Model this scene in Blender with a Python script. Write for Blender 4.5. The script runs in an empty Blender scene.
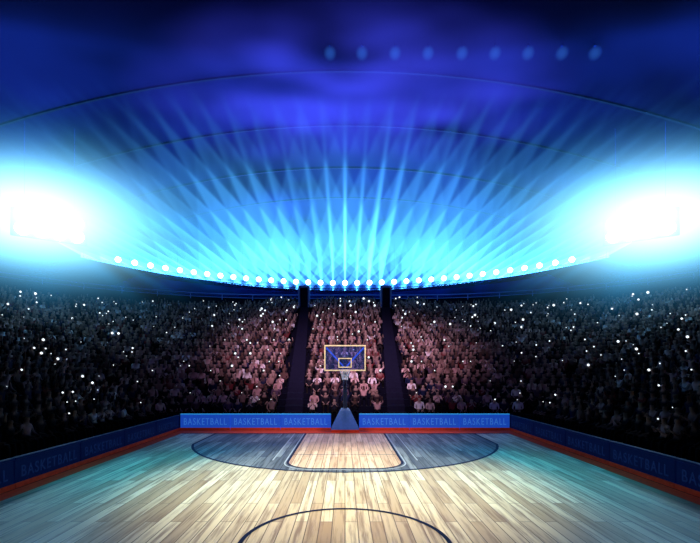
import bpy, bmesh, math, random
import numpy as np
from mathutils import Vector, Matrix
random.seed(7); np.random.seed(7)
scene = bpy.context.scene
COL = scene.collection
try:
    scene.view_settings.view_transform = 'Standard'
    scene.view_settings.look = 'None'
except Exception as e:
    print(e)

# ------------------------------------------------------------------ helpers
def link(o):
    COL.objects.link(o); return o
def empty(name, loc=(0,0,0)):
    o = bpy.data.objects.new(name, None); o.location = loc; o.empty_display_size = .2
    return link(o)
def tag(o, label, cat, kind=None, group=None):
    o["label"] = label; o["category"] = cat
    if kind: o["kind"] = kind
    if group: o["group"] = group
    return o
def structure(o):
    o["kind"] = "structure"; return o
def mesh_obj(name, verts, faces, mat=None, parent=None, smooth=False):
    me = bpy.data.meshes.new(name); me.from_pydata([tuple(v) for v in verts], [], faces); me.update()
    if mat: me.materials.append(mat)
    if smooth:
        me.polygons.foreach_set("use_smooth", [True]*len(me.polygons))
    o = bpy.data.objects.new(name, me); link(o)
    if parent: o.parent = parent
    return o
def bm_obj(name, bm, mat=None, parent=None, smooth=False):
    me = bpy.data.meshes.new(name); bmesh.ops.recalc_face_normals(bm, faces=bm.faces); bm.to_mesh(me); bm.free()
    if mat: me.materials.append(mat)
    if smooth: me.polygons.foreach_set("use_smooth", [True]*len(me.polygons))
    o = bpy.data.objects.new(name, me); link(o)
    if parent: o.parent = parent
    return o
def add_box(bm, x0,x1,y0,y1,z0,z1, bevel=0, rot=None, piv=None):
    r = bmesh.ops.create_cube(bm, size=1)
    vs = r['verts']
    for v in vs:
        v.co = Vector(((x0+x1)/2+v.co.x*(x1-x0), (y0+y1)/2+v.co.y*(y1-y0), (z0+z1)/2+v.co.z*(z1-z0)))
    if bevel:
        es = list({e for v in vs for e in v.link_edges})
        bmesh.ops.bevel(bm, geom=es, offset=bevel, segments=2, affect='EDGES')
    return vs
def add_tube(bm, pts, r, n=8, closed=False):
    pts = [Vector(p) for p in pts]
    rings = []
    N = len(pts)
    for i,p in enumerate(pts):
        if closed: t = pts[(i+1)%N]-pts[i-1]
        else: t = pts[min(i+1,N-1)]-pts[max(i-1,0)]
        t.normalize()
        up = Vector((0,0,1)) if abs(t.z)<.95 else Vector((0,1,0))
        a = t.cross(up).normalized(); b = t.cross(a).normalized()
        rr = r[i] if isinstance(r,(list,tuple)) else r
        rings.append([bm.verts.new(p+a*math.cos(2*math.pi*k/n)*rr+b*math.sin(2*math.pi*k/n)*rr) for k in range(n)])
    M = N if closed else N-1
    for i in range(M):
        A=rings[i]; B=rings[(i+1)%N]
        for k in range(n):
            bm.faces.new((A[k],A[(k+1)%n],B[(k+1)%n],B[k]))
    if not closed:
        bm.faces.new(rings[0]); bm.faces.new(rings[-1])

# ------------------------------------------------------------------ materials
def newmat(name):
    m = bpy.data.materials.new(name); m.use_nodes = True
    nt = m.node_tree; nt.nodes.clear()
    return m, nt, nt.nodes, nt.links
def pbr(name, color, rough=.6, metal=0, emit=None, estr=0, noise=.15, scale=8, spec=.5):
    m,nt,N,L = newmat(name)
    out=N.new('ShaderNodeOutputMaterial'); b=N.new('ShaderNodeBsdfPrincipled')
    tc=N.new('ShaderNodeTexCoord'); nz=N.new('ShaderNodeTexNoise'); nz.inputs['Scale'].default_value=scale
    L.new(tc.outputs['Object'],nz.inputs['Vector'])
    mr=N.new('ShaderNodeMapRange'); mr.inputs['From Min'].default_value=.25; mr.inputs['From Max'].default_value=.75
    mr.inputs['To Min'].default_value=1-noise; mr.inputs['To Max'].default_value=1+noise
    L.new(nz.outputs[0],mr.inputs['Value'])
    mx=N.new('ShaderNodeVectorMath'); mx.operation='SCALE'; mx.inputs[0].default_value=color[:3]
    L.new(mr.outputs[0],mx.inputs['Scale']); L.new(mx.outputs[0],b.inputs['Base Color'])
    b.inputs['Roughness'].default_value=rough; b.inputs['Metallic'].default_value=metal
    b.inputs['Specular IOR Level'].default_value=spec
    if emit:
        b.inputs['Emission Color'].default_value=(*emit,1); b.inputs['Emission Strength'].default_value=estr
        m.cycles.emission_sampling='NONE'
    L.new(b.outputs[0],out.inputs['Surface'])
    return m
def emis(name,color,strength):
    m,nt,N,L=newmat(name)
    out=N.new('ShaderNodeOutputMaterial'); e=N.new('ShaderNodeEmission')
    e.inputs['Color'].default_value=(*color,1); e.inputs['Strength'].default_value=strength
    L.new(e.outputs[0],out.inputs['Surface']); m.cycles.emission_sampling='NONE'
    return m
def wood(name, c1, c2, streak, rough=.36, spec=.3):
    m,nt,N,L=newmat(name)
    out=N.new('ShaderNodeOutputMaterial'); b=N.new('ShaderNodeBsdfPrincipled')
    tc=N.new('ShaderNodeTexCoord'); sp=N.new('ShaderNodeSeparateXYZ'); cb=N.new('ShaderNodeCombineXYZ')
    L.new(tc.outputs['Object'],sp.inputs[0]); L.new(sp.outputs['Y'],cb.inputs['X']); L.new(sp.outputs['X'],cb.inputs['Y'])
    br=N.new('ShaderNodeTexBrick'); L.new(cb.outputs[0],br.inputs['Vector'])
    br.inputs['Scale'].default_value=1; br.inputs['Brick Width'].default_value=3.2; br.inputs['Row Height'].default_value=.25
    br.inputs['Mortar Size'].default_value=.010; br.inputs['Mortar Smooth'].default_value=.2
    br.inputs['Color1'].default_value=(*c1,1); br.inputs['Color2'].default_value=(*c2,1)
    br.inputs['Mortar'].default_value=(c2[0]*.3,c2[1]*.3,c2[2]*.3,1)
    br.offset=.37; br.offset_frequency=2
    mp=N.new('ShaderNodeMapping'); mp.inputs['Scale'].default_value=(8,.45,1)
    L.new(tc.outputs['Object'],mp.inputs['Vector'])
    nz=N.new('ShaderNodeTexNoise'); nz.inputs['Scale'].default_value=1.2; nz.inputs['Detail'].default_value=6; nz.inputs['Roughness'].default_value=.6
    L.new(mp.outputs[0],nz.inputs['Vector'])
    rp=N.new('ShaderNodeMapRange'); rp.inputs['From Min'].default_value=.47; rp.inputs['From Max'].default_value=.64
    L.new(nz.outputs[0],rp.inputs['Value'])
    mul=N.new('ShaderNodeMath'); mul.operation='MULTIPLY'; mul.inputs[1].default_value=.8
    L.new(rp.outputs[0],mul.inputs[0])
    mx=N.new('ShaderNodeMix'); mx.data_type='RGBA'
    L.new(mul.outputs[0],mx.inputs['Factor']); L.new(br.outputs['Color'],mx.inputs[6]); mx.inputs[7].default_value=(*streak,1)
    L.new(mx.outputs[2],b.inputs['Base Color']); b.inputs['Roughness'].default_value=rough
    b.inputs['Specular IOR Level'].default_value=spec
    L.new(b.outputs[0],out.inputs['Surface'])
    return m

M_wood = wood('maple_floor',(.95,.86,.64),(.50,.36,.21),(.26,.16,.085),spec=.25)
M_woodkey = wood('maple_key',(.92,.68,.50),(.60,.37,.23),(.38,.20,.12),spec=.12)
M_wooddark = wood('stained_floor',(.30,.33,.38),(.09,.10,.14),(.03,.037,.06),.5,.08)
M_navy = pbr('navy_line',(.005,.012,.06),.6,spec=.08)
M_pale = pbr('pale_line',(.40,.44,.52),.5,spec=.15)
M_red = pbr('red_border',(.75,.085,.035),.6,emit=(1,.10,.03),estr=.02,spec=.08)  # slight emission brightens the red paint; it is no lamp
M_floor = pbr('dark_floor',(.01,.018,.04),.8,noise=.3,scale=1,spec=.1)
M_stand = pbr('stand_concrete',(.002,.002,.006),.85,noise=.3,scale=2,spec=.02)
M_wall = pbr('wall_paint',(.005,.012,.10),.8,noise=.5,scale=.2,spec=.03)
M_ceil = pbr('ceiling_panels',(.0025,.002,.0125),.8,noise=.95,scale=.1,spec=.005)  # strong noise paints patchy haze, light and dark, into the ceiling colour
M_rib = pbr('dark_steel',(.002,.002,.008),.7,spec=.03)
M_house = pbr('lamp_housing',(.02,.03,.06),.5,metal=.5)
M_lens = emis('lamp_lens',(.85,.96,1),5)
M_bank = emis('flood_lens',(.7,.92,1),12)
M_flash = emis('flash_light',(.85,.93,1),1.4)
m,nt,N,L=newmat('roof_lamp_blue')
out=N.new('ShaderNodeOutputMaterial'); t=N.new('ShaderNodeBsdfTransparent'); e_=N.new('ShaderNodeEmission'); e_.inputs['Color'].default_value=(.04,.2,1,1); e_.inputs['Strength'].default_value=.36
lw=N.new('ShaderNodeLayerWeight'); lw.inputs['Blend'].default_value=.5
inv=N.new('ShaderNodeMath'); inv.operation='SUBTRACT'; inv.inputs[0].default_value=1; L.new(lw.outputs['Facing'],inv.inputs[1])
pw=N.new('ShaderNodeMath'); pw.operation='POWER'; L.new(inv.outputs[0],pw.inputs[0]); pw.inputs[1].default_value=4
sc_=N.new('ShaderNodeMath'); sc_.operation='MULTIPLY'; sc_.inputs[1].default_value=.6; L.new(pw.outputs[0],sc_.inputs[0])
mx=N.new('ShaderNodeMixShader'); L.new(sc_.outputs[0],mx.inputs[0]); L.new(t.outputs[0],mx.inputs[1]); L.new(e_.outputs[0],mx.inputs[2]); L.new(mx.outputs[0],out.inputs['Surface'])
m.cycles.emission_sampling='NONE'; M_dim=m
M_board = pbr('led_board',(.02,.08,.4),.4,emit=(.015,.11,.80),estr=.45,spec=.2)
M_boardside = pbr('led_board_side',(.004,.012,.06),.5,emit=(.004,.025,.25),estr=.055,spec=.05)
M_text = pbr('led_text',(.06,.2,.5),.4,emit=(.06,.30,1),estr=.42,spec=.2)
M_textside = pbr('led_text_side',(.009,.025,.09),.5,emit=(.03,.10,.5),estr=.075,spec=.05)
M_trimcy = pbr('board_edge',(.05,.3,.6),.4,emit=(.03,.40,.9),estr=.42,spec=.2)
M_pad = pbr('blue_pad',(.07,.18,.42),.5,emit=(.03,.10,.35),estr=.3)  # emission stands in for light falling on the pad
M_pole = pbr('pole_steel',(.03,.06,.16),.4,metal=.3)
M_frame = pbr('board_frame',(.9,.75,.4),.5,emit=(.9,.74,.36),estr=.35)  # frame brightness partly painted in as emission
M_rim = pbr('rim_orange',(.8,.6,.45),.4,emit=(.8,.7,.6),estr=.4)  # rim lightened by its own emission, not by a lamp
M_net = pbr('net_cord',(.8,.85,.95),.8,emit=(.6,.7,.9),estr=.2)  # cords lifted with a little painted glow
m,nt,N,L=newmat('backboard_glass')
out=N.new('ShaderNodeOutputMaterial'); t=N.new('ShaderNodeBsdfTransparent'); b=N.new('ShaderNodeBsdfPrincipled')
t.inputs[0].default_value=(.6,.68,.95,1)
b.inputs['Base Color'].default_value=(.10,.17,.42,1); b.inputs['Roughness'].default_value=.3; b.inputs['Specular IOR Level'].default_value=.2
mx=N.new('ShaderNodeMixShader'); mx.inputs[0].default_value=.18
L.new(t.outputs[0],mx.inputs[1]); L.new(b.outputs[0],mx.inputs[2]); L.new(mx.outputs[0],out.inputs['Surface'])
M_glass=m
m,nt,N,L=newmat('spectator_cloth')
out=N.new('ShaderNodeOutputMaterial'); b=N.new('ShaderNodeBsdfPrincipled'); at=N.new('ShaderNodeAttribute'); at.attribute_name='Col'
L.new(at.outputs['Color'],b.inputs['Base Color']); b.inputs['Roughness'].default_value=.8; b.inputs['Specular IOR Level'].default_value=.02
L.new(b.outputs[0],out.inputs['Surface']); M_person=m

# ------------------------------------------------------------------ camera
cam=bpy.data.cameras.new('camera'); co=link(bpy.data.objects.new('camera',cam))
co.location=(0,0,3); co.rotation_euler=(math.pi/2,0,0)
cam.sensor_width=36; cam.lens=21.6; cam.shift_y=100.5/700; cam.shift_x=5/700; cam.clip_end=300
scene.camera=co
def proj(p):
    return 345+420*p[0]/p[1], 372-420*(p[2]-3)/p[1]

# ------------------------------------------------------------------ room shell
structure(mesh_obj('floor',[(-47,-6,-.02),(47,-6,-.02),(47,65,-.02),(-47,65,-.02)],[(0,1,2,3)],M_floor))
def roofz(x): return 24.2-.0065*x*x
vs=[];fs=[];nx=48
for j,y in enumerate((-6,65)):
    for i in range(nx+1):
        x=-46+92*i/nx; vs.append((x,y,roofz(x)))
for i in range(nx): fs.append((i,i+1,nx+2+i,nx+1+i))
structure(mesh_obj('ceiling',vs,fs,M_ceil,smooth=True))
vs=[(-46,64,0),(46,64,0)]+[(46-92*i/40,64,roofz(46-92*i/40)) for i in range(41)]
structure(mesh_obj('wall_back',vs,[tuple(range(len(vs)))],M_wall))
structure(mesh_obj('wall_left',[(-46,-6,0),(-46,65,0),(-46,65,10.6),(-46,-6,10.6)],[(0,1,2,3)],M_wall))
structure(mesh_obj('wall_right',[(46,-6,0),(46,65,0),(46,65,10.6),(46,-6,10.6)],[(0,1,2,3)],M_wall))

# roof arches
for i,y in enumerate((29.5,36,43.5,51,58,63)):
    bm=bmesh.new(); prev=None
    n=40; rows=[]
    hw=.08; dp=.12
    for k in range(n+1):
        x=-44+88*k/n; z=roofz(x)
        rows.append([bm.verts.new((x,y-hw,z-.01)),bm.verts.new((x,y-hw,z-dp)),bm.verts.new((x,y+hw,z-dp)),bm.verts.new((x,y+hw,z-.01))])
    for k in range(n):
        A,B=rows[k],rows[k+1]
        for q in range(4): bm.faces.new((A[q],A[(q+1)%4],B[(q+1)%4],B[q]))
    bm.faces.new(rows[0]); bm.faces.new(rows[-1])
    tag(bm_obj('roof_arch',bm,M_rib),'dark steel arch spanning beneath the curved arena roof','roof beam',group='roof arches')

# ------------------------------------------------------------------ court
court=mesh_obj('basketball_court',[(-8.0,-5,0),(8.0,-5,0),(8.0,20.5,0),(-8.0,20.5,0)],[(0,1,2,3)],M_wood)
tag(court,'polished maple plank basketball court with navy markings','basketball court')
def flat(name,pts,z,mat,label=None):
    o=mesh_obj(name,[(p[0],p[1],z) for p in pts],[tuple(range(len(pts)))],mat,court)
    if label:o['label']=label
    return o
def strip(name,pts,w,z,mat,closed=False,label=None):
    pts=[Vector((p[0],p[1],0)) for p in pts]; n=len(pts); V=[];F=[]
    for i,p in enumerate(pts):
        t=(pts[(i+1)%n]-pts[i-1]) if closed else (pts[min(i+1,n-1)]-pts[max(i-1,0)])
        t.normalize(); nn=Vector((-t.y,t.x,0))*w/2
        V+= [(p.x+nn.x,p.y+nn.y,z),(p.x-nn.x,p.y-nn.y,z)]
    for i in range(n if closed else n-1):
        a=2*i;b=2*((i+1)%n); F.append((a,a+1,b+1,b))
    o=mesh_obj(name,V,F,mat,court)
    if label:o['label']=label
    return o
R=6.5; hy=19.05; a0=math.acos(6.3/R)
arc=[(-6.3,20.45)]+[(R*math.cos(a),hy+R*math.sin(a)) for a in np.linspace(math.pi+a0,2*math.pi-a0,60)]+[(6.3,20.45)]
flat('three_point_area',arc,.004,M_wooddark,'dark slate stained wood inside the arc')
strip('three_point_line',arc,.10,.008,M_navy)
def keypath(kw,yb,rc=1.0):
    return [(-kw,20.45)]+[(-kw+rc+rc*math.cos(a),yb+rc+rc*math.sin(a)) for a in np.linspace(math.pi,1.5*math.pi,10)]+[(kw-rc+rc*math.cos(a),yb+rc+rc*math.sin(a)) for a in np.linspace(1.5*math.pi,2*math.pi,10)]+[(kw,20.45)]
kw=1.9
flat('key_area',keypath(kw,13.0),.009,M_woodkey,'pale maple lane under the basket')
strip('key_line',keypath(kw,13.0),.08,.013,M_navy)
strip('key_outline',keypath(kw+.09,12.88),.05,.011,M_pale,label='thin pale outline around the lane')
strip('free_throw_line',[(-kw,15.2),(kw,15.2)],.06,.013,M_wooddark)
for sx in (-1,1):
    strip('lane_mark',[(sx*2.45,20.45),(sx*2.45,14.2)],.05,.013,M_pale)
strip('center_circle',[(1.84*math.cos(a),7.36+1.84*math.sin(a)) for a in np.linspace(0,2*math.pi,97)[:-1]],.085,.008,M_navy,closed=True)
strip('baseline',[(-7.95,20.42),(7.95,20.42)],.1,.016,M_navy)
V=[(-8.44,-5,.0),(-8.0,-5,.0),(-8.0,20.5,.0),(8.0,20.5,.0),(8.0,-5,.0),(8.44,-5,.0),(8.44,21.6,.0),(-8.44,21.6,.0)]
o=mesh_obj('border_strip',V,[(0,1,2,7),(2,3,6,7),(3,4,5,6)],M_red,court); o['label']='red painted border around the wood'

# ------------------------------------------------------------------ LED boards
def text_mesh(s,w,h):
    cu=bpy.data.curves.new('t','FONT'); cu.body=s; cu.align_x='CENTER'; cu.align_y='CENTER'; cu.extrude=.006; cu.space_character=1.2
    ob=bpy.data.objects.new('t',cu); link(ob)
    dg=bpy.context.evaluated_depsgraph_get(); me=bpy.data.meshes.new_from_object(ob.evaluated_get(dg))
    bpy.data.objects.remove(ob)
    co_=np.zeros(len(me.vertices)*3); me.vertices.foreach_get('co',co_); co_=co_.reshape(-1,3)
    mn=co_.min(0);mx_=co_.max(0)
    co_[:,0]=(co_[:,0]-(mn[0]+mx_[0])/2)*w/(mx_[0]-mn[0]); co_[:,1]=(co_[:,1]-(mn[1]+mx_[1])/2)*h/(mx_[1]-mn[1])
    me.vertices.foreach_set('co',co_.ravel()); me.update(); return me
def board(cx,cy,length,rot,tw,side,label,group):
    BH=.74 if side else .80
    e=empty('advertising_board',(cx,cy,0)); e.rotation_euler=(0,0,rot)
    tag(e,label,'advertising board',group=group)
    bm=bmesh.new(); add_box(bm,-length/2+.01,length/2-.01,0,.12,.0,BH,.015)
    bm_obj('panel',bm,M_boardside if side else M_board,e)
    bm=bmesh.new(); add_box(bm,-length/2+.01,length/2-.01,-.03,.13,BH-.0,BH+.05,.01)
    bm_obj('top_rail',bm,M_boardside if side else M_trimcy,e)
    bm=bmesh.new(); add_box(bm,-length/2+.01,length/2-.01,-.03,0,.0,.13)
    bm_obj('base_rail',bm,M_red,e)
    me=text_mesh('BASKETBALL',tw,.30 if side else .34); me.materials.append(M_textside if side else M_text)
    t_=bpy.data.objects.new('lettering',me); link(t_); t_.parent=e
    t_.location=(0,-.012,.40 if side else .45); t_.rotation_euler=(math.pi/2,0,0)
    return e
bl=(8.5-.72)/3
for s in (-1,1):
    for k in range(3):
        board(s*(.72+bl*(k+.5)),21.65,bl,0,2.2,False,'blue LED board reading BASKETBALL behind the baseline','baseline boards')
for s in (-1,1):
    y=21.6
    for k in range(8):
        ln=2.7
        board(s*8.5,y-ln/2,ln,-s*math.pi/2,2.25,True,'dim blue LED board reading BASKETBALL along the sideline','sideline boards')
        y-=ln

# ------------------------------------------------------------------ hoop
hoop=empty('basketball_hoop',(0,21.2,0)); tag(hoop,'portable basketball hoop with glass backboard and padded blue base','basketball hoop')
def hp(name,bm,mat,label=None,smooth=False):
    for v in bm.verts: v.co-=Vector((0,21.2,0))
    o=bm_obj(name,bm,mat,hoop,smooth)
    if label:o['label']=label
    return o
bm=bmesh.new()
b0=[(-.70,20.95,0.0),(.70,20.95,0),(.70,21.9,0),(-.70,21.9,0)]
b1=[(-.69,20.98,.16),(.69,20.98,.16),(.69,21.88,.16),(-.69,21.88,.16)]
b2=[(-.26,21.25,1.05),(.26,21.25,1.05),(.26,21.75,1.05),(-.26,21.75,1.05)]
b3=[(-.18,21.32,1.15),(.18,21.32,1.15),(.18,21.68,1.15),(-.18,21.68,1.15)]
rs=[[bm.verts.new(p) for p in q] for q in (b0,b1,b2,b3)]
for A,B in zip(rs,rs[1:]):
    for q in range(4): bm.faces.new((A[q],A[(q+1)%4],B[(q+1)%4],B[q]))
bm.faces.new(rs[0]); bm.faces.new(rs[-1])
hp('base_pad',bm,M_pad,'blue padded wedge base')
bm=bmesh.new(); add_box(bm,-.7,.7,20.86,20.96,.0,.12,.02); hp('base_bumper',bm,M_red,'red bumper strip')
bm=bmesh.new(); add_box(bm,-.11,.11,21.35,21.6,1.1,3.35,.03); hp('pole',bm,M_pole)
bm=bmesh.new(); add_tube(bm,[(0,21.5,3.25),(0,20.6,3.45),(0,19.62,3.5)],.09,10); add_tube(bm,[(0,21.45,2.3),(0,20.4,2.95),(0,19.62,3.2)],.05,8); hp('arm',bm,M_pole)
bm=bmesh.new()
for s in(-1,1): add_tube(bm,[(0,21.3,3.2),(s*.86,19.62,4.12)],.035,8)
hp('brace',bm,pbr('brace_blue',(.05,.12,.5),.4,emit=(.06,.2,.95),estr=1.0))  # emission makes the braces show brighter; they are no lamps
bw=.96; z0=3.05; z1=4.25; yb_=19.5
bm=bmesh.new(); add_box(bm,-bw+.05,bw-.05,yb_-.02,yb_+.02,z0+.05,z1-.05); hp('backboard_glass',bm,M_glass,'tinted glass panel')
bm=bmesh.new(); f=.055
add_box(bm,-bw,bw,yb_-.04,yb_+.04,z0,z0+f); add_box(bm,-bw,bw,yb_-.04,yb_+.04,z1-f,z1)
add_box(bm,-bw,-bw+f,yb_-.04,yb_+.04,z0+f,z1-f); add_box(bm,bw-f,bw,yb_-.04,yb_+.04,z0+f,z1-f)
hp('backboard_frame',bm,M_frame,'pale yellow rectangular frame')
bm=bmesh.new(); f=.045; yy=yb_-.03
add_box(bm,-.31,.31,yy-.01,yy,3.20,3.20+f); add_box(bm,-.31,.31,yy-.01,yy,3.65-f,3.65)
add_box(bm,-.31,-.31+f,yy-.01,yy,3.2+f,3.65-f); add_box(bm,.31-f,.31,yy-.01,yy,3.2+f,3.65-f)
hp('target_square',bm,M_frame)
rz=3.08; rc_=(0,19.12); rr=.235
bm=bmesh.new(); add_tube(bm,[(rc_[0]+rr*math.cos(a),rc_[1]+rr*math.sin(a),rz) for a in np.linspace(0,2*math.pi,33)[:-1]],.026,8,True)
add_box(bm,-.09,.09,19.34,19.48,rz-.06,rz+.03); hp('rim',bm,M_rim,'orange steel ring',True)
bm=bmesh.new(); n=12
for k in range(n):
    for sgn in (1,-1):
        pts=[]
        for q in range(7):
            u=q/6; a=2*math.pi*(k+sgn*u*1.5)/n; r_=rr*(1-.45*min(1,u*1.3)); pts.append((rc_[0]+r_*math.cos(a),rc_[1]+r_*math.sin(a),rz-.02-.42*u))
        add_tube(bm,pts,.011,4)
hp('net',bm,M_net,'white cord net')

# ------------------------------------------------------------------ grandstand
def row_samples(t,mode='mesh'):
    r=1+t; pts=[]
    for y in (-4,6,14,21.5): pts.append((-8.5-r,y,-1,0))
    for a in np.linspace(math.pi,math.pi/2,15)[1:]: pts.append((-8.5+r*math.cos(a),21.5+r*math.sin(a),math.cos(a),math.sin(a)))
    pts.append((0,21.5+r,0,1))
    for a in np.linspace(math.pi/2,0,15): pts.append((8.5+r*math.cos(a),21.5+r*math.sin(a),math.cos(a),math.sin(a)))
    for y in (14,6,-4): pts.append((8.5+r,y,1,0))
    return pts
NR=38; TREAD=.9; RISE=.32; Z0=.3
def rowz(k): return Z0+RISE*k
prof=[(0,-.01),(0,rowz(0))]
for k in range(NR):
    t0=TREAD*k; prof+= [(t0+.5,rowz(k)),(t0+.5,rowz(k)+.42),(t0+.9,rowz(k)+.42),(t0+.9,rowz(k+1))]
prof+=[(37.3,rowz(NR)),(37.3,rowz(NR)+1.1),(37.5,rowz(NR)+1.1),(37.5,0)]
V=[];F=[];first=None
for (t_,z) in prof:
    row=row_samples(t_)
    if first is None: first=len(row)
    V+=[(p[0],p[1],z) for p in row]
for i in range(len(prof)-1):
    for j in range(first-1):
        a=i*first+j; F.append((a,a+1,a+first+1,a+first))
st=mesh_obj('grandstand',V,F,M_stand); tag(st,'dark tiered grandstand bowl with bench rows around the court','grandstand',kind='structure')

def aisle_x(t): return 2.8+.075*t
M_stair=pbr('stair_dark',(.005,.005,.014),.9,spec=.03)
for s in (-1,1):
    bm=bmesh.new()
    for k in range(NR-5):
        t0=TREAD*k; xc=s*aisle_x(t0+.45); y=22.5+t0
        add_box(bm,xc-.5,xc+.5,y+.0,y+.46,rowz(k),rowz(k)+.16)
        add_box(bm,xc-.5,xc+.5,y+.46,y+.9,rowz(k),rowz(k)+.45)
    tag(bm_obj('stairway',bm,M_stair),'dark aisle stairs climbing between seating blocks','stairs')
    t_=30; xc=s*(aisle_x(t_)+.1); y=22.5+t_; z=rowz(int(t_/TREAD))+.1
    e=empty('entrance_portal',(xc,y,z)); tag(e,'dark framed entrance portal at the head of the aisle','doorway')
    bm=bmesh.new(); add_box(bm,-.7,-.5,0,1,0,2.6);add_box(bm,.5,.7,0,1,0,2.6);add_box(bm,-.7,.7,0,1,2.6,2.85)
    bm_obj('portal_frame',bm,pbr('portal_blue',(.02,.04,.14),.6),e)
    bm=bmesh.new(); add_box(bm,-.5,.5,.5,.6,0,2.6); bm_obj('door_panel',bm,M_rib,e)

bm=bmesh.new()
for tt,zz,rr_ in ((34.4,rowz(NR)+.95,.07),(34.4,rowz(NR)+.5,.05)):
    add_tube(bm,[(p[0],p[1],zz) for p in row_samples(tt)],rr_,6)
for p in row_samples(34.4): add_tube(bm,[(p[0],p[1],rowz(NR)),(p[0],p[1],rowz(NR)+.95)],.05,6)
tag(bm_obj('gallery_railing',bm,pbr('rail_blue',(.03,.07,.3),.5)),'blue metal railing along the top gallery of the stands','railing')

# ------------------------------------------------------------------ spectators
def skeleton(pose):
    J={}; E=[]
    def j(n,p,r,role): J[n]=(p,r,role)
    j('pel',(0,0,.13),(.16,.12),'pants'); j('sp',(0,.02,.32),(.15,.11),'shirt'); j('ch',(0,.02,.50),(.18,.115),'shirt')
    j('nk',(0,0,.63),(.055,.055),'skin'); j('hd',(0,-.02,.74),(.085,.10),'skin'); j('top',(0,-.01,.84),(.075,.09),'hair')
    E+=[('pel','sp'),('sp','ch'),('ch','nk'),('nk','hd'),('hd','top')]
    for s,c in((-1,'l'),(1,'r')):
        j('hp'+c,(s*.1,-.1,.1),(.085,.085),'pants'); j('kn'+c,(s*.13,-.42,.11),(.065,.065),'pants')
        j('an'+c,(s*.13,-.44,-.30),(.045,.045),'pants'); j('ft'+c,(s*.14,-.58,-.37),(.04,.035),'shoe')
        E+=[('pel','hp'+c),('hp'+c,'kn'+c),('kn'+c,'an'+c),('an'+c,'ft'+c)]
        j('sh'+c,(s*.20,.02,.54),(.06,.06),'shirt')
        if pose==0: el=(s*.25,-.05,.30); wr=(s*.14,-.28,.22); hn=(s*.12,-.36,.2)
        elif pose==1: el=(s*.32,-.12,.62); wr=(s*.28,-.2,.88); hn=(s*.27,-.22,.98)
        elif pose==2: el=(s*.24,-.16,.34); wr=(s*.07,-.33,.48); hn=(s*.03,-.37,.56)
        else:
            if s<0: el=(s*.25,-.05,.30); wr=(s*.14,-.28,.22); hn=(s*.12,-.36,.2)
            else: el=(s*.30,-.1,.66); wr=(s*.25,-.15,.93); hn=(s*.25,-.17,1.03)
        j('el'+c,el,(.042,.042),'shirt'); j('wr'+c,wr,(.028,.028),'skin'); j('hn'+c,hn,(.04,.03),'skin')
        E+=[('ch','sh'+c),('sh'+c,'el'+c),('el'+c,'wr'+c),('wr'+c,'hn'+c)]
    return J,E
def person_mesh(pose,subdiv):
    J,E=skeleton(pose); names=list(J); idx={n:i for i,n in enumerate(names)}
    me=bpy.data.meshes.new('pm'); me.from_pydata([J[n][0] for n in names],[(idx[a],idx[b]) for a,b in E],[]); 
    ob=bpy.data.objects.new('pm',me); link(ob)
    md=ob.modifiers.new('s','SKIN')
    if not me.skin_vertices:
        bm=bmesh.new(); bm.from_mesh(me); bm.verts.layers.skin.verify(); bm.to_mesh(me); bm.free()
    sv=me.skin_vertices[0].data
    for i,n in enumerate(names):
        sv[i].radius=J[n][1]; sv[i].use_root=(n=='pel')
    md.use_smooth_shade=True
    if subdiv:
        m2=ob.modifiers.new('u','SUBSURF'); m2.levels=subdiv; m2.render_levels=subdiv
    dg=bpy.context.evaluated_depsgraph_get(); res=bpy.data.meshes.new_from_object(ob.evaluated_get(dg))
    bpy.data.objects.remove(ob)
    n=len(res.vertices); c=np.zeros(n*3); res.vertices.foreach_get('co',c); c=c.reshape(-1,3)
    jp=np.array([J[q][0] for q in names]); roles=[J[q][2] for q in names]
    d=((c[:,None,:]-jp[None])**2).sum(2).argmin(1)
    role=[roles[k] for k in d]
    for i in range(n):
        if role[i]=='skin' and c[i,2]>.68 and abs(c[i,0])<.12 and c[i,1]>.03: role[i]='hair'
        if role[i]=='hair' and c[i,1]<-.07 and c[i,2]<.85: role[i]='skin'
    return res,c,role
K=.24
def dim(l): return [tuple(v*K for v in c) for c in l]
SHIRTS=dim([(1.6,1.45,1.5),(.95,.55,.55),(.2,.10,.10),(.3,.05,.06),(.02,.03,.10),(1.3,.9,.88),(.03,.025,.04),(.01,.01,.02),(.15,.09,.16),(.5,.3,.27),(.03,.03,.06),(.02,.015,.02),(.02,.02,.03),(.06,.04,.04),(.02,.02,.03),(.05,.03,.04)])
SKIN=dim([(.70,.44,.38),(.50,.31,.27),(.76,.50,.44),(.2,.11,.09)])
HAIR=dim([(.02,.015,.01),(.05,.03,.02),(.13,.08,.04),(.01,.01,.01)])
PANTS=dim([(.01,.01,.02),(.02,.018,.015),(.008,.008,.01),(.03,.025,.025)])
def palette():
    sk=random.choice(SKIN)
    return {'shirt':random.choice(SHIRTS),'skin':sk,'hair':random.choice(HAIR),'pants':random.choice(PANTS),'shoe':(.01,.01,.01)}
near_meshes=[]
descr={0:'seated spectator with hands on lap watching the court',1:'seated spectator cheering with both arms raised',2:'seated spectator clapping hands',3:'seated spectator with one arm raised'}
for v in range(28):
    pose=[0,0,2,1,3,2,0][v%7]
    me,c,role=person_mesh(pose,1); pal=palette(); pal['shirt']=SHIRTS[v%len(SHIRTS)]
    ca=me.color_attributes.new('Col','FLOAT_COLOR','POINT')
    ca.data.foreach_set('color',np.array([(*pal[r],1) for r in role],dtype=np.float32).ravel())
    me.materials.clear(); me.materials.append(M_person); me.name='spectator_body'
    near_meshes.append((me,pose))
places=[]
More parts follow.
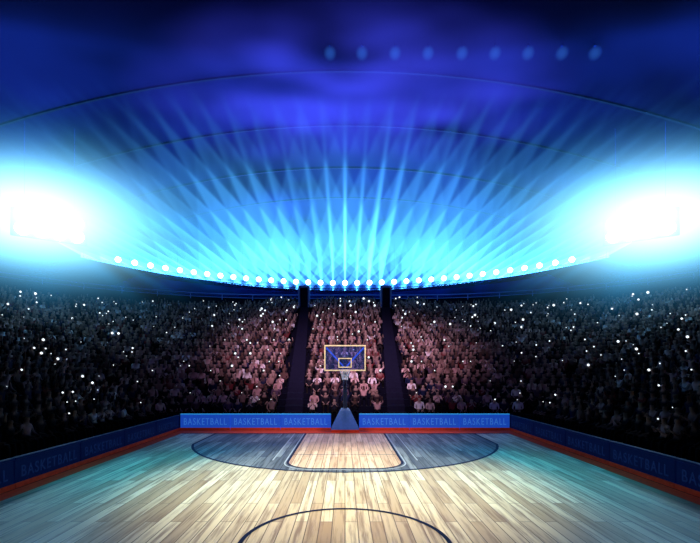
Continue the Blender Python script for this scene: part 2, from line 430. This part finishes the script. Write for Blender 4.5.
for k in range(NR-2):
    t_=TREAD*k+.72; r=1+t_; z=rowz(k)+.42
    segs=[('L',15.5),('A',r*math.pi/2),('B',17),('C',r*math.pi/2),('R',15.5)]
    for nm,ln in segs:
        n=int(ln/.58)
        for i in range(n):
            if random.random()<.07: continue
            u=(i+.5+random.uniform(-.12,.12))/n
            if nm=='L': x,y,nx_,ny_=-8.5-r,6+15.5*u,-1,0
            elif nm=='R': x,y,nx_,ny_=8.5+r,6+15.5*u,1,0
            elif nm=='B': x,y,nx_,ny_=-8.5+17*u,21.5+r,0,1
            elif nm=='A':
                a=math.pi-u*math.pi/2; nx_,ny_=math.cos(a),math.sin(a); x,y=-8.5+r*nx_,21.5+r*ny_
            else:
                a=u*math.pi/2; nx_,ny_=math.cos(a),math.sin(a); x,y=8.5+r*nx_,21.5+r*ny_
            if y<5: continue
            px,py=proj((x,y,z))
            if px<-60 or px>760: continue
            if abs(x)>10 and t_>30-.2*(abs(x)-10): continue
            if abs(abs(x)-aisle_x(t_))<.78 and ny_>.9: continue
            if abs(abs(x)-aisle_x(30))<1.3 and t_>29: continue
            d=math.hypot(x,y)
            places.append((d,x,y,z,math.atan2(ny_,nx_)-math.pi/2+random.uniform(-.15,.15),px))
places.sort()
near=[p for p in places if -5<p[5]<705][:295]
nearset=set(near); far=[p for p in places if p not in nearset]
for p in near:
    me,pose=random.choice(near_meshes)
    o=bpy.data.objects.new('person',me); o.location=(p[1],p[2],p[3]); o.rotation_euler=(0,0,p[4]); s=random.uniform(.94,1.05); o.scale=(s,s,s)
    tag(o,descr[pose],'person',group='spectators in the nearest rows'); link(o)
lows=[person_mesh(q,0) for q in (0,1,2,3)]
off=0
fl=[]
for me,c,role in lows:
    n=len(me.loops); lv=np.zeros(n,dtype=np.int32); me.loops.foreach_get('vertex_index',lv)
    lt=np.zeros(len(me.polygons),dtype=np.int32); me.polygons.foreach_get('loop_total',lt)
    fl.append((lv,lt))
AV=[];AL=[];AT=[];AC=[]
wts=[0,0,0,2,2,3,1]
for p in far:
    q=random.choice(wts); me,c,role=lows[q]; lv,lt=fl[q]
    ca,sa=math.cos(p[4]),math.sin(p[4]); s=random.uniform(.94,1.06)
    w=np.empty_like(c); w[:,0]=(c[:,0]*ca-c[:,1]*sa)*s+p[1]; w[:,1]=(c[:,0]*sa+c[:,1]*ca)*s+p[2]; w[:,2]=c[:,2]*s+p[3]
    AV.append(w); AL.append(lv+off); AT.append(lt); off+=len(c)
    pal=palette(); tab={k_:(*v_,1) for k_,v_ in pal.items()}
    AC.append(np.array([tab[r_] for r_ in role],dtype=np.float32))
AV=np.concatenate(AV);AL=np.concatenate(AL);AT=np.concatenate(AT);AC=np.concatenate(AC)
me=bpy.data.meshes.new('crowd'); me.vertices.add(len(AV)); me.vertices.foreach_set('co',AV.astype(np.float32).ravel())
me.loops.add(len(AL)); me.loops.foreach_set('vertex_index',AL)
me.polygons.add(len(AT)); st_=np.concatenate([[0],np.cumsum(AT)[:-1]]).astype(np.int32); me.polygons.foreach_set('loop_start',st_)
me.update(calc_edges=True); me.validate()
ca=me.color_attributes.new('Col','FLOAT_COLOR','POINT'); ca.data.foreach_set('color',AC.ravel())
me.polygons.foreach_set('use_smooth',[True]*len(me.polygons))
me.materials.append(M_person)
cr=link(bpy.data.objects.new('crowd',me)); tag(cr,'packed crowd of seated spectators filling the upper rows','crowd',kind='stuff')
print('PLACES',len(places),'far polys',len(AT))

# camera flashes
base=bpy.data.meshes.new('camera_flash'); bm=bmesh.new()
bmesh.ops.create_icosphere(bm,subdivisions=1,radius=1); bm.to_mesh(base); bm.free(); base.materials.append(M_flash)
cand=[p for p in places if 0<p[5]<700]
for p in random.sample(cand,299):
    o=bpy.data.objects.new('camera_flash',base)
    fx,fy=math.sin(p[4]),-math.cos(p[4])
    o.location=(p[1]+fx*.2,p[2]+fy*.2,p[3]+.78)
    d=math.hypot(p[1],p[2]); px_=random.choice([.4,.5,.5,.6,.7,.8,1.0,1.3]); r_=px_*d/420*.9
    o.scale=(r_,r_,r_); tag(o,'tiny white camera flash held up in the crowd','camera flash',group='camera flashes'); link(o)

# ------------------------------------------------------------------ ring of lamps
ZR=15.7; SP=1.75; CW=.00024
def ring_y(x): return 20+40*math.sqrt(max(0,1-(x/35.4)**2))
def lamp_x(i):
    x=abs(i)*SP
    for _ in range(40): x=abs(i)*SP/(1+CW*x*x)*.5+x*.5
    return math.copysign(x,i) if i else 0.0
bm=bmesh.new()
xs=np.linspace(-33,33,67)
for dy,dz in ((.35,-.75),(.35,-1.25),(.85,-1.0)):
    add_tube(bm,[(x,ring_y(x)+dy,ZR+dz) for x in xs],.05,6)
for i,x in enumerate(xs[:-1]):
    x2=xs[i+1]
    add_tube(bm,[(x,ring_y(x)+.35,ZR-.75),(x2,ring_y(x2)+.35,ZR-1.25)],.03,4)
    add_tube(bm,[(x,ring_y(x)+.85,ZR-1.0),(x2,ring_y(x2)+.35,ZR-.75)],.03,4)
for x in np.arange(-28,29,7): add_tube(bm,[(x,ring_y(x)+.5,ZR-.9),(x,ring_y(x)+.5,roofz(x)+.02)],.015,5)
tag(bm_obj('lighting_truss',bm,M_rib),'dark curved lighting truss hung from the roof above the stands','lighting truss')
hb=bmesh.new()
add_tube(hb,[(0,.28,0),(0,.1,0),(0,-.02,0),(0,-.10,0)],[.14,.26,.38,.40],16)
hme=bpy.data.meshes.new('housing'); bmesh.ops.recalc_face_normals(hb,faces=hb.faces); hb.to_mesh(hme); hb.free(); hme.materials.append(M_house)
lb=bmesh.new(); bmesh.ops.create_uvsphere(lb,u_segments=16,v_segments=8,radius=.38)
for v in lb.verts: v.co=Vector((v.co.x,v.co.y*.35-.12,v.co.z))
lme=bpy.data.meshes.new('lens'); lb.to_mesh(lme); lb.free(); lme.materials.append(M_lens)
kb=bmesh.new(); add_tube(kb,[(-.41,.1,0),(-.41,.1,-.5),(.41,.1,-.5),(.41,.1,0)],.025,5); add_tube(kb,[(0,.1,-.5),(0,.3,-.72)],.04,5)
kme=bpy.data.meshes.new('bracket'); kb.to_mesh(kme); kb.free(); kme.materials.append(M_house)
for i in range(-17,18):
    x=lamp_x(i); e=empty('arena_spotlight',(x,ring_y(x),ZR)); tag(e,'round white arena spotlight glowing on the curved truss','spotlight',group='spotlights on the curved truss')
    e.rotation_euler=(0,0,-math.atan2(x,ring_y(x))); s_=1-.006*abs(x); e.scale=(s_,s_,s_)
    for nm,m_ in (('housing',hme),('lens',lme),('bracket',kme)):
        o=bpy.data.objects.new(nm,m_); link(o); o.parent=e

# floodlight banks
for s in (-1,1):
    cx,cy,cz=s*21.4,30.5,13.6
    e=empty('floodlight_bank',(cx,cy,cz)); tag(e,'large bank of dazzling white floodlights hung from the roof','floodlight')
    e.rotation_euler=(0,0,-math.atan2(cx,cy))
    bm=bmesh.new(); add_box(bm,-2.3,2.3,.2,.4,-1.0,1.0,.03); bm_obj('frame',bm,M_house,e)
    bm=bmesh.new()
    for q in (-1.5,1.5): add_tube(bm,[(q,.3,.9),(q,.3,roofz(abs(cx))-cz+.1)],.012,6)
    bm_obj('hanger',bm,M_wall,e)
    lm=None
    for i in range(4):
        for j_ in range(2):
            if lm is None:
                b2_=bmesh.new(); add_tube(b2_,[(0,.2,0),(0,-.05,0),(0,-.15,0)],[.4,.45,.47],20)
                lm=bpy.data.meshes.new('floodlight_lamp'); b2_.to_mesh(lm); b2_.free(); lm.materials.append(M_bank)
            o=bpy.data.objects.new('lamp',lm); link(o); o.parent=e; o.location=(-1.6+1.07*i,0,-.5+1.0*j_)

# roof lamps
lb=bmesh.new(); bmesh.ops.create_uvsphere(lb,u_segments=24,v_segments=14,radius=.44)
dme=bpy.data.meshes.new('diffuser'); lb.to_mesh(dme); lb.free(); dme.materials.append(M_dim)
dme.polygons.foreach_set('use_smooth',[True]*len(dme.polygons))
for px_ in (330,362,395,428,462,495,528,562,595):
    y=25.3; z=22.2; x=(px_-345)*y/420; e=empty('ceiling_lamp',(x,y,z)); tag(e,'soft blue round lamp hung under the roof','ceiling lamp',group='roof lamps')
    bm=bmesh.new(); add_tube(bm,[(0,0,.42),(0,0,.5)],[.08,.04],12); add_tube(bm,[(0,0,.45),(0,0,roofz(x)-z)],.008,5); bm_obj('housing',bm,M_wall,e)
    o=bpy.data.objects.new('diffuser',dme); link(o); o.parent=e

# ------------------------------------------------------------------ emissive volumes (beams, glare and haze painted as glow)
class NB:
    def __init__(s,nt): s.nt=nt
    def m(s,op,a,b=None,c=None):
        n=s.nt.nodes.new('ShaderNodeMath'); n.operation=op
        for i,v in enumerate((a,b,c)):
            if v is None: continue
            if isinstance(v,(int,float)): n.inputs[i].default_value=v
            else: s.nt.links.new(v,n.inputs[i])
        return n.outputs[0]
FWD=32.0
m,nt,N,L=newmat('painted_beams'); q=NB(nt)  # shafts and lamp halos painted as volume emission, nothing scatters here
out=N.new('ShaderNodeOutputMaterial'); em=N.new('ShaderNodeEmission'); em.inputs['Color'].default_value=(.07,.42,1,1)
tc=N.new('ShaderNodeTexCoord'); sp=N.new('ShaderNodeSeparateXYZ'); L.new(tc.outputs['Object'],sp.inputs[0])
X,Z=sp.outputs['X'],sp.outputs['Z']
x2=q.m('MULTIPLY',X,X)
rise=q.m('SUBTRACT',7.4,q.m('MULTIPLY',x2,.0065))
U=q.m('MAXIMUM',q.m('DIVIDE',q.m('SUBTRACT',Z,ZR),rise),0.0)
def warp(xs_):
    w=q.m('MULTIPLY_ADD',q.m('MULTIPLY',xs_,xs_),CW/SP,1.0/SP)
    return q.m('MULTIPLY',xs_,w)
total=None
for fi,(k,amp) in enumerate(((0,.9),(9,1.0),(-9,1.0))):
    a=warp(q.m('MULTIPLY_ADD',U,-k,X))
    rid=q.m('FLOOR',q.m('ADD',a,.5+fi*77.0))
    wn=N.new('ShaderNodeTexWhiteNoise'); wn.noise_dimensions='1D'; L.new(rid,wn.inputs['W'])
    d=q.m('PINGPONG',q.m('ADD',a,1000.0),.5)
    w=q.m('MULTIPLY_ADD',U,.085,.045)
    r=q.m('DIVIDE',d,w); g=q.m('EXPONENT',q.m('MULTIPLY',q.m('MULTIPLY',r,r),-1.0))
    g=q.m('MULTIPLY',g,q.m('MULTIPLY_ADD',wn.outputs['Value'],.7*amp,.35*amp))
    total=g if total is None else q.m('ADD',total,g)
fade=q.m('MULTIPLY',q.m('EXPONENT',q.m('MULTIPLY',U,-.45)),q.m('MAXIMUM',q.m('SUBTRACT',1.0,U),0.0))
side=q.m('MULTIPLY',q.m('MULTIPLY_ADD',x2,.0035,1.0),q.m('EXPONENT',q.m('MULTIPLY',q.m('MULTIPLY',x2,U),-.005)))
d0=q.m('MULTIPLY',q.m('PINGPONG',q.m('ADD',warp(X),1000.0),.5),SP)
dz=q.m('SUBTRACT',Z,ZR); rr2=q.m('ADD',q.m('MULTIPLY',d0,d0),q.m('MULTIPLY',dz,dz))
halo=q.m('MULTIPLY',q.m('EXPONENT',q.m('MULTIPLY',rr2,-10)),1.1)
tot=q.m('ADD',q.m('MULTIPLY',q.m('MULTIPLY',q.m('ADD',total,.02),fade),q.m('MULTIPLY',side,1.6)),halo)
L.new(tot,em.inputs['Strength']); L.new(em.outputs[0],out.inputs['Volume'])
m.cycles.volume_step_rate=.13
V=[];F=[]; xs=np.linspace(-28,28,57); us=[-.1]+list(np.linspace(0,1,9))
nx_=len(xs); nu=len(us)
for side_ in (-.32,.32):
    for u in us:
        for x in xs:
            V.append((x,ring_y(x)-FWD*max(u,0),ZR+(7.4-.0065*x*x)*u+side_))
def vid(l,j,i): return l*nx_*nu+j*nx_+i
for j in range(nu-1):
    for i in range(nx_-1):
        F.append((vid(0,j,i),vid(0,j+1,i),vid(0,j+1,i+1),vid(0,j,i+1)))
        F.append((vid(1,j,i),vid(1,j,i+1),vid(1,j+1,i+1),vid(1,j+1,i)))
for i in range(nx_-1):
    F.append((vid(0,0,i),vid(0,0,i+1),vid(1,0,i+1),vid(1,0,i))); F.append((vid(0,nu-1,i),vid(1,nu-1,i),vid(1,nu-1,i+1),vid(0,nu-1,i+1)))
for j in range(nu-1):
    F.append((vid(0,j,0),vid(1,j,0),vid(1,j+1,0),vid(0,j+1,0))); F.append((vid(0,j,nx_-1),vid(0,j+1,nx_-1),vid(1,j+1,nx_-1),vid(1,j,nx_-1)))
bh=mesh_obj('light_beams',V,F,m); tag(bh,'fan of blue light shafts painted as volume emission','light beams',kind='stuff')

def glow(cx,cy,cz,ax,ay,az,seed,tilt):
    m,nt,N,L=newmat('painted_glow'); q=NB(nt)  # floodlight glare and its rays painted as volume emission
    out=N.new('ShaderNodeOutputMaterial'); em=N.new('ShaderNodeEmission')
    tc=N.new('ShaderNodeTexCoord'); ln=N.new('ShaderNodeVectorMath'); ln.operation='LENGTH'; L.new(tc.outputs['Object'],ln.inputs[0])
    sp=N.new('ShaderNodeSeparateXYZ'); L.new(tc.outputs['Object'],sp.inputs[0])
    r=ln.outputs['Value']; r2=q.m('MULTIPLY',r,r)
    core=q.m('MULTIPLY',q.m('EXPONENT',q.m('MULTIPLY',r2,-1/(.31**2))),.95)
    edge=q.m('MAXIMUM',q.m('SUBTRACT',1.0,r2),0.0)
    ang=q.m('ARCTAN2',q.m('MULTIPLY',sp.outputs['Z'],az),q.m('MULTIPLY',sp.outputs['X'],ax))
    nz=N.new('ShaderNodeTexNoise'); nz.noise_dimensions='1D'; nz.inputs['Scale'].default_value=9; nz.inputs['Detail'].default_value=1
    L.new(q.m('ADD',ang,seed),nz.inputs['W'])
    ray=q.m('POWER',q.m('MULTIPLY',nz.outputs[0],1.75),4.5)
    mid=q.m('MULTIPLY',q.m('MULTIPLY',q.m('EXPONENT',q.m('MULTIPLY',r2,-4.8)),.22),edge)
    mid=q.m('MULTIPLY',mid,q.m('MULTIPLY_ADD',ray,1.1,.4))
    cb=N.new('ShaderNodeCombineXYZ')
    L.new(q.m('MULTIPLY',core,.34),cb.inputs[0])
    L.new(q.m('ADD',q.m('MULTIPLY',core,.72),q.m('MULTIPLY',mid,.42)),cb.inputs[1])
    L.new(q.m('ADD',q.m('MULTIPLY',core,.85),mid),cb.inputs[2])
    L.new(cb.outputs[0],em.inputs['Color']); em.inputs['Strength'].default_value=1
    L.new(em.outputs[0],out.inputs['Volume'])
    m.cycles.volume_step_rate=.6
    bm=bmesh.new(); bmesh.ops.create_uvsphere(bm,u_segments=32,v_segments=16,radius=1)
    o=bm_obj('painted_glare',bm,m); o.location=(cx,cy,cz); o.scale=(ax,ay,az); o.rotation_euler=(0,tilt,0)
    tag(o,'bright cyan glare painted as volume emission around the floodlights','painted glare',kind='stuff')
glow(-21.4,29.0,13.8,17.5,6.5,8.2,3.0,math.radians(6))
glow(21.4,29.0,13.6,17.5,6.5,8.2,11.0,math.radians(-6))

# violet smoky haze painted as noise emission under the roof
m,nt,N,L=newmat('painted_haze'); q=NB(nt)
out=N.new('ShaderNodeOutputMaterial'); em=N.new('ShaderNodeEmission'); em.inputs['Color'].default_value=(.055,.07,1,1)
tc=N.new('ShaderNodeTexCoord'); ln=N.new('ShaderNodeVectorMath'); ln.operation='LENGTH'; L.new(tc.outputs['Object'],ln.inputs[0])
r2=q.m('MULTIPLY',ln.outputs['Value'],ln.outputs['Value'])
nz=N.new('ShaderNodeTexNoise'); nz.inputs['Scale'].default_value=2.6; nz.inputs['Detail'].default_value=1; L.new(tc.outputs['Object'],nz.inputs['Vector'])
d=q.m('MAXIMUM',q.m('MULTIPLY',q.m('SUBTRACT',nz.outputs[0],.36),5.0),0.0)
ed=q.m('MAXIMUM',q.m('SUBTRACT',1.0,r2),0.0)
L.new(q.m('MULTIPLY',q.m('MULTIPLY',d,q.m('POWER',ed,1.5)),.13),em.inputs['Strength']); L.new(em.outputs[0],out.inputs['Volume'])
m.cycles.volume_step_rate=1.1
bm=bmesh.new(); bmesh.ops.create_uvsphere(bm,u_segments=32,v_segments=16,radius=1)
o=bm_obj('painted_haze',bm,m); o.location=(.5,26,20.0); o.scale=(15,7,4.0)
tag(o,'violet blue smoky glow painted as emission beneath the arena roof','smoke',kind='stuff')

# ------------------------------------------------------------------ lights
def light(kind,name,loc,target,energy,color,**kw):
    l=bpy.data.lights.new(name,kind); l.energy=energy; l.color=color
    for k_,v_ in kw.items(): setattr(l,k_,v_)
    o=link(bpy.data.objects.new(name,l)); o.location=loc
    if target is not None:
        o.rotation_euler=(Vector(target)-Vector(loc)).to_track_quat('-Z','Y').to_euler()
    return o
light('SPOT','court_spot',(0,13.0,21),(0,11.8,0),34000,(1,.86,.56),spot_size=math.radians(35),spot_blend=1,shadow_soft_size=.6)
for s in (-1,1):
    light('SPOT','court_wash',(s*7,13,19),(s*3.9,13.0,0),12000,(.02,.58,.82),spot_size=math.radians(32),spot_blend=1,shadow_soft_size=1)
light('SPOT','baseline_wash',(0,12,19),(0,20.5,0),9500,(1,.82,.78),spot_size=math.radians(40),spot_blend=1,shadow_soft_size=1)
light('SPOT','crowd_spot',(0,8,19),(0,33,4),82000,(1,.62,.84),spot_size=math.radians(46),spot_blend=1,shadow_soft_size=1)
light('SPOT','crowd_wash',(0,2,20),(0,33,5),7000,(.4,.3,1),spot_size=math.radians(64),spot_blend=1,shadow_soft_size=1)
for x in (-12,-6,0,6,12):
    light('AREA','uplight',(x,ring_y(x)-2,16.5),(x*.8,ring_y(x)-9,24),4200,(.06,.14,1),shape='RECTANGLE',size=6,size_y=2,spread=math.radians(105))
w=bpy.data.worlds.new('world'); scene.world=w; w.use_nodes=True
w.node_tree.nodes['Background'].inputs[0].default_value=(.01,.02,.08,1); w.node_tree.nodes['Background'].inputs[1].default_value=.2
